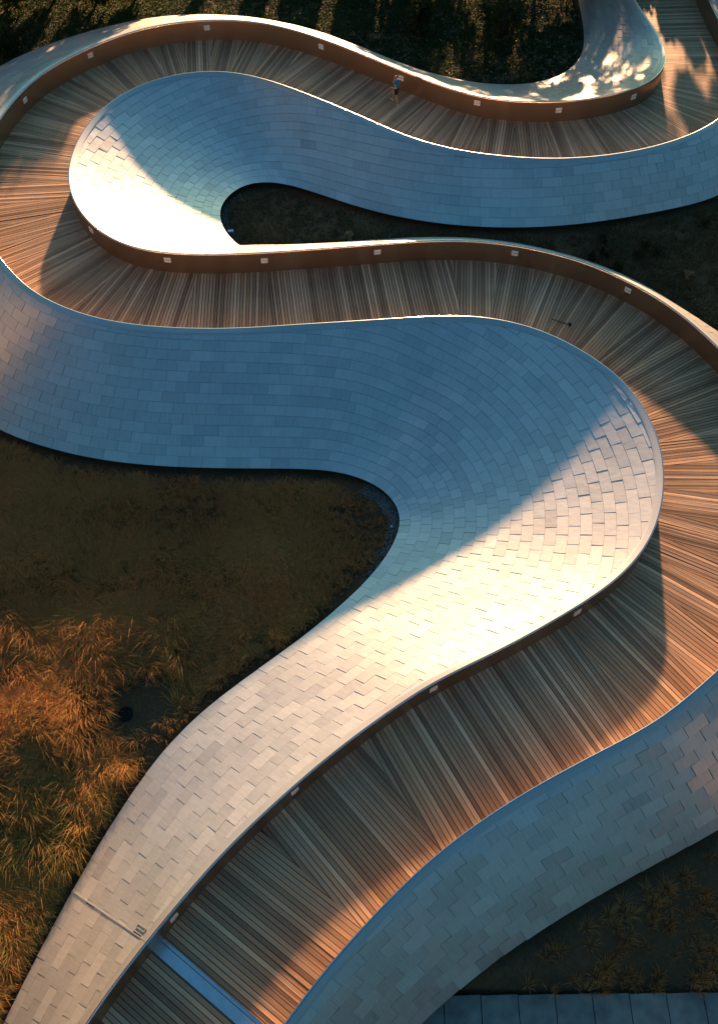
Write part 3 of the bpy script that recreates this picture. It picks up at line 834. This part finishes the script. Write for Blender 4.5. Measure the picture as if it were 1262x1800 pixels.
# ------------------------------------------------------------------ concrete pavement, lower right
pz = -6.35
pv = empty('pavement', tuple(bp(1000, 1790, pz)), 'strip of grey concrete slabs at the bottom right corner', None, None, 'structure')
y_top = bp(1000, 1749, pz)[1]
x0 = bp(640, 1790, pz)[0]
sw = bp(1042, 1790, pz)[0] - bp(976, 1790, pz)[0]
xs = bp(781, 1790, pz)[0]
for kx in range(-4, 12):
    for ky in range(3):
        cx = xs + (kx + .5) * sw * 1.0; cy = y_top - (ky + .5) * 1.55 + kx * .012
        o = box('slab', (cx, cy, pz - .05 + rng.normal(0, .003)), (sw / 2 - .012, .02, 0), (0, .765, 0), (0, 0, .05), M_CONC, pv, .008)
box('slab_bed', (xs + 4 * sw, y_top - 2.4, pz - .12), (9 * sw, 0, 0), (0, 2.45, 0), (0, 0, .06), M_DARK, pv)

# ------------------------------------------------------------------ small things on the ground
def pebbles(name, pts, sz, mat, label, cat):
    V, T = [], []
    oct_ = np.array([[1,0,0],[-1,0,0],[0,1,0],[0,-1,0],[0,0,1],[0,0,-1]], float)
    of = np.array([[0,2,4],[2,1,4],[1,3,4],[3,0,4],[2,0,5],[1,2,5],[3,1,5],[0,3,5]])
    for i, (p, s) in enumerate(zip(pts, sz)):
        a = rng.uniform(0, 6.28); c, s_ = math.cos(a), math.sin(a)
        v = oct_ * rng.uniform(.6, 1.2, (6, 1)) * s * np.array([1, 1, .6])
        v = np.c_[v[:, 0] * c - v[:, 1] * s_, v[:, 0] * s_ + v[:, 1] * c, v[:, 2]]
        V.append(v + p); T.append(of + 6 * i)
    o = fast_mesh(name, np.concatenate(V), np.zeros((0, 4), int), np.concatenate(T), mat)
    return tag(o, label, cat, kind='stuff')
pp = []
tipi = [i for i in range(len(BOT1)) if 640 < proj(BOT1[i])[0] and 830 < proj(BOT1[i])[1] < 1060]
for i in range(2600):
    b = BOT1[random.choice(tipi)]; ctr = bp(600, 930, -4.0)
    d = ctr[:2] - b[:2]; d /= np.linalg.norm(d)
    p = b[:2] + d * rng.uniform(-.1, .42) + rng.normal(0, .05, 2)
    pp.append([p[0], p[1], ground_z(p)[0] + .02])
pebbles('gravel', pp, rng.uniform(.018, .045, len(pp)), M_GRAVEL, 'dark gravel margin along the rounded tip of the large clearing', 'gravel')
pp = []
tipi = [i for i in range(len(BOT2)) if proj(BOT2[i])[0] < 470 and 330 < proj(BOT2[i])[1] < 425]
for i in range(700):
    b = BOT2[random.choice(tipi)]; ctr = bp(520, 385, -1.8)
    d = ctr[:2] - b[:2]; d /= np.linalg.norm(d)
    p = b[:2] + d * rng.uniform(-.1, .35)
    pp.append([p[0], p[1], ground_z(p)[0] + .02])
pebbles('gravel', pp, rng.uniform(.018, .045, len(pp)), M_GRAVEL, 'dark gravel at the rounded left end of the upper clearing', 'gravel')
# fallen leaves on the dark bed at the top
P3, px = scatter(2, 15, 43, 56, 5)
k = (px[:, 0] > 640) & (px[:, 0] < 1030) & (px[:, 1] < 150); P3 = P3[k]
n = len(P3); a = rng.uniform(0, 6.28, n); s = rng.uniform(.025, .05, n)
u = np.stack([np.cos(a), np.sin(a), rng.normal(0, .4, n)], 1) * s[:, None]; v = np.stack([-np.sin(a), np.cos(a), rng.normal(0, .4, n)], 1) * s[:, None]
c = P3 + np.array([0, 0, .16])
V = np.stack([c - u, c + v * .7, c + u, c - v * .7], 1).reshape(-1, 3)
o = fast_mesh('fallen_leaves', V, np.arange(4 * n).reshape(-1, 4), np.zeros((0, 3), int), M_FALLEN, None, False, {'tint': np.repeat(rng.uniform(0, 1, n), 4)})
tag(o, 'yellow fallen leaves scattered over the dark bed at the top', 'leaves', kind='stuff')

# ------------------------------------------------------------------ shrubs and trees
def tube(pts, rad, seg=7):
    V, Fc = [], []
    pts = [Vector(p) for p in pts]
    for i, (p, r) in enumerate(zip(pts, rad)):
        d = (pts[min(i + 1, len(pts) - 1)] - pts[max(i - 1, 0)]).normalized()
        a = d.orthogonal().normalized(); b = d.cross(a)
        for k in range(seg):
            t = 2 * math.pi * k / seg; V.append(p + (a * math.cos(t) + b * math.sin(t)) * r)
    for i in range(len(pts) - 1):
        for k in range(seg):
            Fc.append((i * seg + k, i * seg + (k + 1) % seg, (i + 1) * seg + (k + 1) % seg, (i + 1) * seg + k))
    return V, Fc
def plant(name, loc, h, rad, n, label, cat, group=None, leaf=.07, trunk=.25, tint=.5, mat=M_LEAF):
    """woody plant: tapered stem with limbs, crown of leaf clumps with gaps"""
    root = empty(name, tuple(loc), label, cat, group)
    base = np.array(loc)
    V, Fc = tube([base + (0, 0, -.05), base + (.02, 0, h * trunk), base + (.05, .03, h * .75)], [.05 * h ** .5, .04 * h ** .5, .012])
    Vs, Fs = list(V), list(Fc)
    ncl = 9 if h < 1.2 else (16 if h < 3 else 34)
    clumps = []
    for i in range(ncl):
        a = rng.uniform(0, 6.28); rr = rad * rng.uniform(.25, .8); zz = h * (trunk + (1 - trunk) * rng.uniform(.12, .88))
        f = math.sqrt(max(.05, 1 - ((zz / h - trunk) / (1 - trunk) - .45) ** 2 * 2.6))
        c = base + np.array([math.cos(a) * rr * f, math.sin(a) * rr * f, zz]); clumps.append((c, rad * rng.uniform(.25, .45)))
        v2, f2 = tube([base + (0, 0, h * trunk * rng.uniform(.5, 1.2)), (base * .4 + c * .6) * (1, 1, 0) + (0, 0, base[2] + (c[2] - base[2]) * .7), c], [.02, .012, .005], 4)
        Fs += [tuple(x + len(Vs) for x in f) for f in f2]; Vs += v2
    mesh_obj('trunk' if cat == 'tree' else 'stems', Vs, Fs, M_BARK, root, True)
    C = np.array([c for c, r in clumps]); Rr = np.array([r for c, r in clumps]); pick = rng.integers(0, ncl, n)
    d = rng.normal(0, 1, (n, 3)); d /= np.linalg.norm(d, axis=1)[:, None]
    p = C[pick] + d * (Rr[pick] * rng.uniform(.3, 1.05, n) ** .5)[:, None]
    p[:, 2] = np.maximum(p[:, 2], base[2] + .03)
    u = rng.normal(0, 1, (n, 3)); u /= np.linalg.norm(u, axis=1)[:, None]
    w = np.cross(u, rng.normal(0, 1, (n, 3))); w /= np.linalg.norm(w, axis=1)[:, None]
    s = leaf * rng.uniform(.6, 1.3, n)[:, None]
    VV = np.stack([p - u * s, p + w * s * .5, p + u * s, p - w * s * .5], 1).reshape(-1, 3)
    tt = np.clip(tint + rng.normal(0, .2, n) + .25 * (rng.uniform(0, 1, ncl)[pick] - .5), 0, 1)
    fast_mesh('crown' if cat == 'tree' else 'foliage', VV, np.arange(4 * n).reshape(-1, 4), np.zeros((0, 3), int), mat, root, False, {'tint': np.repeat(tt, 4)})
    return root
def gpt(x, y):
    p = bp(x, y, -1.2)
    for _ in range(4): p = bp(x, y, ground_z(p[:2])[0])
    return p
# small trees whose lower crowns hang into the top edge
for (x, y, h, r, lab) in [(735, 60, 2.2, 1.1, 'small olive tree whose crown shows at the top edge, left of the other'),
                          (880, 75, 2.6, 1.5, 'bushy olive tree hanging into the top edge above the dark bed')]:
    plant('small_tree', gpt(x, y), h, r, 2600, lab, 'tree', 'small trees at the top edge', .09, .25, .55)
plant('shrub', gpt(12, 92), 1.5, 1.1, 1800, 'olive shrub in the upper left corner beside the steel wall', 'shrub', None, .08, .12, .5)
# row of trees beyond the frame that shades the lawn
for (x, y, h, r) in [(-26, 57, 5.3, 2.0), (-23.2, 57.2, 5.3, 2.1), (-20.4, 57, 5.3, 2.1), (-17.8, 57.3, 5.2, 2.1), (-15.2, 57, 5.1, 1.9), (-13.0, 57.4, 5.0, 1.4), (-9.0, 60.5, 3.6, .35), (-5.6, 61, 2.6, .7), (-3, 60.5, 2.6, 1.5), (0, 60.5, 2.8, 1.7), (2.6, 60, 5.4, 1.9), (5.2, 60, 6.2, 2.0), (7.8, 59.5, 6.6, 2.1), (10.4, 59, 6.8, 2.2), (13.0, 59, 6.8, 2.2), (15.8, 59, 6.8, 2.0), (18.6, 59, 6.7, 1.7), (21.4, 59, 6.7, 1.8), (24.2, 59, 6.7, 2.0)]:
    z = ground_z(np.array([x, y]))[0]
    plant('small_tree', (x, y, z), h, r, 5200, 'leafy small tree in the row just beyond the top edge', 'tree', 'trees beyond the top edge', .17, .07, .45)
# dark round plants in the upper clearing
for k, (x, y, lab) in enumerate([(1040, 457, 'dark round plant nearest the bronze parapet in the upper clearing'), (1064, 450, 'dark round plant second from the left behind the bronze parapet'),
        (1131, 436, 'dark round plant in the middle of the upper right clearing'), (1122, 452, 'small dark plant just below the middle one in the clearing'),
        (1152, 448, 'small dark plant right of the middle one in the clearing'), (1057, 425, 'small dark plant higher up at left of the clearing'),
        (1085, 475, 'dark plant close to the parapet rim in the clearing'), (1238, 398, 'dark round plant at the far right of the upper clearing'),
        (1206, 490, 'pale dry plant low at the right of the upper clearing')]):
    plant('low_shrub', gpt(x, y), .42, .3, 420, lab, 'shrub', 'dark low plants in the upper clearing', .045, .1, .05 if k < 8 else .95, M_LOW)
plant('low_shrub', gpt(608, 423), .45, .36, 380, 'pale grey twiggy plant behind the bronze parapet', 'shrub', None, .04, .1, 1.0, M_LOW)

# unseen towers added right and left, turned so the steel reflects warm sunlit stone
M_TOWER = plain('stone_facade', (0.52, 0.43, 0.35), 0.7, 0, .15, .3)
M_GLASS = plain('tower_glazing', (0.04, 0.05, 0.06), 0.15, 0, .2, .3)
def tower(x, y, w, d, h, rot, label):
    t = empty('added_tower', (x, y, -7), label, 'building')
    c, q_ = math.cos(rot), math.sin(rot)
    ex, ey = np.array([c, q_, 0]), np.array([-q_, c, 0])
    ctr = np.array([x, y, -7.0])
    mesh_obj('wall', *box_data(ctr + (0, 0, h / 2), ex * w / 2, ey * d / 2, (0, 0, h / 2)), M_TOWER, t)
    n = int(h // 8)
    for k in range(n):
        zc = ctr + (0, 0, (k + .55) * h / n)
        mesh_obj('window_band', *box_data(zc, ex * (w / 2 + .15), ey * (d / 2 - 2), (0, 0, h / n * .2)), M_GLASS, t)
        mesh_obj('window_band', *box_data(zc, ex * (w / 2 - 2), ey * (d / 2 + .15), (0, 0, h / n * .2)), M_GLASS, t)
for (x, y, w, d, h, rot, lab) in [(92, -24, 34, 30, 27, R(40), 'unseen stone tower with dark window bands, added at right to reflect in the steel'),
                                  (-80, 26, 26, 26, 66, R(45), 'tall unseen stone tower, added at left to reflect warm in the steel')]:
    tower(x, y, w, d, h, rot, lab)

# drain in the bare patch
p = gpt(222, 1256)
dr = empty('drain', tuple(p), 'round dark drain cover in the bare patch of the left clearing', 'drain')
def disc(name, c, r0, r1, h, mat, parent, seg=20):
    V, Fc = [], []
    for rr, zz in ((r0, 0), (r0, h), (r1, h), (r1, h - .03)):
        for k in range(seg):
            t = 2 * math.pi * k / seg; V.append((c[0] + rr * math.cos(t), c[1] + rr * math.sin(t), c[2] + zz))
    for j in range(3):
        for k in range(seg): Fc.append((j * seg + k, j * seg + (k + 1) % seg, (j + 1) * seg + (k + 1) % seg, (j + 1) * seg + k))
    Fc.append(tuple(3 * seg + k for k in range(seg)))
    return mesh_obj(name, V, Fc, mat, parent)
disc('drain_rim', p, .26, .22, .09, M_PLASTIC, dr)
for k in range(5):
    box('grate_bar', p + np.array([-.16 + .08 * k, 0, .07]), (.014, 0, 0), (0, .19 - abs(k - 2) * .03, 0), (0, 0, .012), M_PLASTIC, dr)
# blue housing at the edge of the upper clearing
p = gpt(405, 414) + np.array([0.05, 0, .05])
bl = empty('floodlight', tuple(p), 'small blue floodlight box at the left tip of the upper clearing', 'floodlight')
box('housing', p + np.array([0, 0, .16]), (.13, .03, 0), (-.02, .09, 0), (0, -.02, .08), M_BLUE, bl, .02)
box('bracket', p + np.array([0, 0, .04]), (.03, 0, 0), (0, .03, 0), (0, 0, .06), M_PLASTIC, bl)
box('lens', p + np.array([.0, -.02, .245]), (.10, .02, 0), (-.015, .065, 0), (0, -.003, .008), M_BLUE, bl)
# scrap on the gravel
p = gpt(688, 927)
o = mesh_obj('paper_scrap', [p + np.array(v) for v in [(-.05, -.04, .06), (.05, -.05, .07), (.06, .04, .06), (-.03, .05, .09), (.0, 0, .10)]], [(0, 1, 4), (1, 2, 4), (2, 3, 4), (3, 0, 4)], M_WHITE)
tag(o, 'tiny white scrap of paper on the dark gravel margin', 'litter')

# twig with a leaf lying on the middle deck
def dpt(x, y, z=-2.0):
    p = bp(x, y, z)
    for _ in range(5):
        k_ = int(np.argmin(((CEN[:, :2] - p[:2]) ** 2).sum(1))); p = bp(x, y, deck_z(p[:2], k_))
    return p
ta, tb, tc = dpt(969, 561) + (0, 0, .015), dpt(983, 566) + (0, 0, .03), dpt(1001, 572) + (0, 0, .015)
tw = empty('twig', tuple(tb), 'dark fallen twig with a shrivelled leaf on the middle boardwalk', 'twig')
mesh_obj('stem', *tube([ta, tb, tc], [.012, .014, .010], 5), M_PLASTIC, tw)
mesh_obj('leaf', [tc + np.array(v) for v in [(-.07, -.10, .02), (.05, -.09, .04), (.06, .10, .03), (-.02, .15, .02), (-.05, .03, .07)]], [(0, 1, 4), (1, 2, 4), (2, 3, 4), (3, 0, 4)], M_PLASTIC, tw)

# ------------------------------------------------------------------ cover strip on the cladding joint
i0 = iJ
Pj = surf_grid(RIM1[i0 - 1:i0 + 2], BOT1[i0 - 1:i0 + 2], CV1[i0 - 1:i0 + 2]); Nj = grid_normals(Pj)
ctr_, nrm_ = Pj[1], Nj[1]
td = RIM1[i0 + 1] - RIM1[i0 - 1]; td /= np.linalg.norm(td)
V, Fc = [], []
for (w_, h_) in ((-.018, .0), (-.018, .034), (.018, .034), (.018, .0)):
    V += [ctr_[k] + td * w_ + nrm_[k] * h_ for k in range(NS)]
for j in range(3):
    for k in range(NS - 1): Fc.append((j * NS + k, j * NS + k + 1, (j + 1) * NS + k + 1, (j + 1) * NS + k))
mesh_obj('joint_strip', V, Fc, M_BAND, wall_mid)
kk = 3; c = ctr_[kk] - td * .22 + nrm_[kk] * .04; sd = ctr_[kk + 1] - ctr_[kk]; sd /= np.linalg.norm(sd)
for (a_, b_, la, lb) in ((0, .05, .22, .010), (0, -.05, .22, .010), (.21, 0, .010, .05), (-.21, 0, .010, .05)):
    box('bracket_bar', c + sd * a_ + td * b_, sd * la, td * lb, nrm_[kk] * .012, M_BAND, wall_mid)

# ------------------------------------------------------------------ the jogger
def skin_mesh(name, joints, edges, mat, parent, root=0, sub=2):
    me = bpy.data.meshes.new(name)
    me.from_pydata([j[0] for j in joints], edges, [])
    o = bpy.data.objects.new(name, me); col.objects.link(o)
    sk = o.modifiers.new('skin', 'SKIN'); sk.use_smooth_shade = True
    if not me.skin_vertices: me.skin_vertices.new()
    for i, j in enumerate(joints):
        r = j[1]; rr = r if isinstance(r, tuple) else (r, r)
        me.skin_vertices[0].data[i].radius = rr
        me.skin_vertices[0].data[i].use_root = (i == root)
    ss = o.modifiers.new('sub', 'SUBSURF'); ss.levels = sub; ss.render_levels = sub
    me.materials.append(mat)
    o.parent = parent
    return o
M_SKIN = plain('skin', (0.42, 0.24, 0.16), 0.55, 0, .08)
M_SHIRT = plain('teal_shirt', (0.015, 0.20, 0.34), 0.8, 0, .12)
M_SHORT = plain('dark_shorts', (0.018, 0.018, 0.03), 0.8, 0, .15)
M_HAIR = plain('dark_hair', (0.025, 0.014, 0.01), 0.6, 0, .2)
M_SHOE = plain('shoe', (0.10, 0.10, 0.11), 0.6, 0, .2)
M_SOLE = plain('shoe_sole', (0.7, 0.68, 0.66), 0.6, 0, .05)
pj = bp(697, 180, -0.45)
ij = int(np.argmin(((CEN[:, :2] - pj[:2]) ** 2).sum(1)))
pj[2] = deck_z(pj[:2], ij)
head = math.atan2(tanC[ij][1], tanC[ij][0])
jog = empty('person', tuple(pj), 'person in teal shirt and dark shorts running left along the topmost boardwalk', 'person')
jog.rotation_euler = (0, 0, head)
jog.scale = (.83, .83, .83)
# local frame: +x forward, +y the runner's left, z up; support leg straight, free leg swinging
J = [((0.02, 0, .95), (.12, .15)),      # 0 pelvis
     ((0.05, 0, 1.16), (.10, .14)),     # 1 waist
     ((0.09, 0, 1.36), (.11, .17)),     # 2 chest
     ((0.11, 0, 1.48), (.06, .065)),    # 3 neck
     ((0.14, 0, 1.58), (.075, .07)),    # 4 jaw
     ((0.14, 0, 1.68), (.095, .08)),    # 5 skull
     ((0.09, .19, 1.41), .055), ((-.10, .27, 1.20), .042), ((.10, .25, 1.06), .032), ((.17, .22, 1.03), (.022, .04)),     # left arm 6..9
     ((0.09, -.19, 1.41), .055), ((.02, -.27, 1.17), .042), ((.26, -.20, 1.16), .032), ((.33, -.16, 1.18), (.022, .04)), # right arm 10..13
     ((0.00, .10, .88), .09), ((-.02, .10, .50), .062), ((-.12, .10, .28), .052), ((-.17, .10, .09), .036), ((-.06, .10, .04), (.03, .035)),   # left leg 14..18
     ((0.05, -.10, .88), .09), ((.30, -.10, .56), .062), ((.33, -.10, .36), .052), ((.36, -.10, .17), .036), ((.46, -.10, .15), (.03, .035)),  # right leg 19..23
     ((.235, 0, 1.63), (.014, .014))]   # nose 24
EJ = [(0, 1), (1, 2), (2, 3), (3, 4), (4, 5), (2, 6), (6, 7), (7, 8), (8, 9), (2, 10), (10, 11), (11, 12), (12, 13), (0, 14), (14, 15), (15, 16), (16, 17), (17, 18), (0, 19), (19, 20), (20, 21), (21, 22), (22, 23), (4, 24)]
skin_mesh('body', J, EJ, M_SKIN, jog)
SJ = [((0.02, 0, .93), (.145, .17)), ((0.05, 0, 1.16), (.125, .165)), ((0.09, 0, 1.37), (.135, .19)), ((0.105, 0, 1.47), (.08, .09)),
      ((0.09, .20, 1.40), .075), ((.0, .245, 1.29), .066), ((0.09, -.20, 1.40), .075), ((.05, -.245, 1.27), .066)]
skin_mesh('shirt', SJ, [(0, 1), (1, 2), (2, 3), (2, 4), (4, 5), (2, 6), (6, 7)], M_SHIRT, jog)
PJ = [((0.03, 0, 1.03), (.13, .16)), ((0.02, 0, .93), (.145, .172)), ((0.0, .10, .86), .115), ((-.01, .10, .60), .095), ((.05, -.10, .86), .115), ((.235, -.10, .645), .09)]
skin_mesh('shorts', PJ, [(0, 1), (1, 2), (2, 3), (1, 4), (4, 5)], M_SHORT, jog)
HJ = [((0.11, 0, 1.64), (.08, .083)), ((0.125, 0, 1.72), (.098, .085))]
skin_mesh('hair', HJ, [(0, 1)], M_HAIR, jog)
for (ax, az, tz) in ((-.17, .075, -.0), (.36, .155, .25)):
    yy = .10 if ax < 0 else -.10
    c_, s_ = math.cos(tz), math.sin(tz)
    SH = [((ax - .04 * c_, yy, az - .04 * s_), (.045, .042)), ((ax + .08 * c_, yy, az - .015 + .08 * s_), (.042, .045)), ((ax + .21 * c_, yy, az - .03 + .21 * s_), (.03, .042))]
    skin_mesh('shoe', SH, [(0, 1), (1, 2)], M_SHOE, jog)
    SL = [((ax - .05 * c_, yy, az - .06 - .05 * s_), (.016, .045)), ((ax + .08 * c_, yy, az - .06 + .08 * s_), (.016, .048)), ((ax + .23 * c_, yy, az - .055 + .23 * s_), (.014, .042))]
    skin_mesh('shoe_sole', SL, [(0, 1), (1, 2)], M_SOLE, jog)
# hands with fingers
for (hx, hy, hz, sy) in ((.17, .22, 1.03, 1), (.33, -.16, 1.18, -1)):
    for f in range(4):
        fy = hy + (f - 1.5) * .022
        skin_mesh('finger', [((hx + .01, fy, hz), .010), ((hx + .055, fy, hz + .012), .009), ((hx + .075, fy, hz - .012), .008), ((hx + .06, fy, hz - .03), .007)], [(0, 1), (1, 2), (2, 3)], M_SKIN, jog, 0, 1)
    skin_mesh('thumb', [((hx - .01, hy - sy * .03, hz + .01), .011), ((hx + .03, hy - sy * .045, hz + .022), .010), ((hx + .055, hy - sy * .035, hz + .01), .008)], [(0, 1), (1, 2)], M_SKIN, jog, 0, 1)
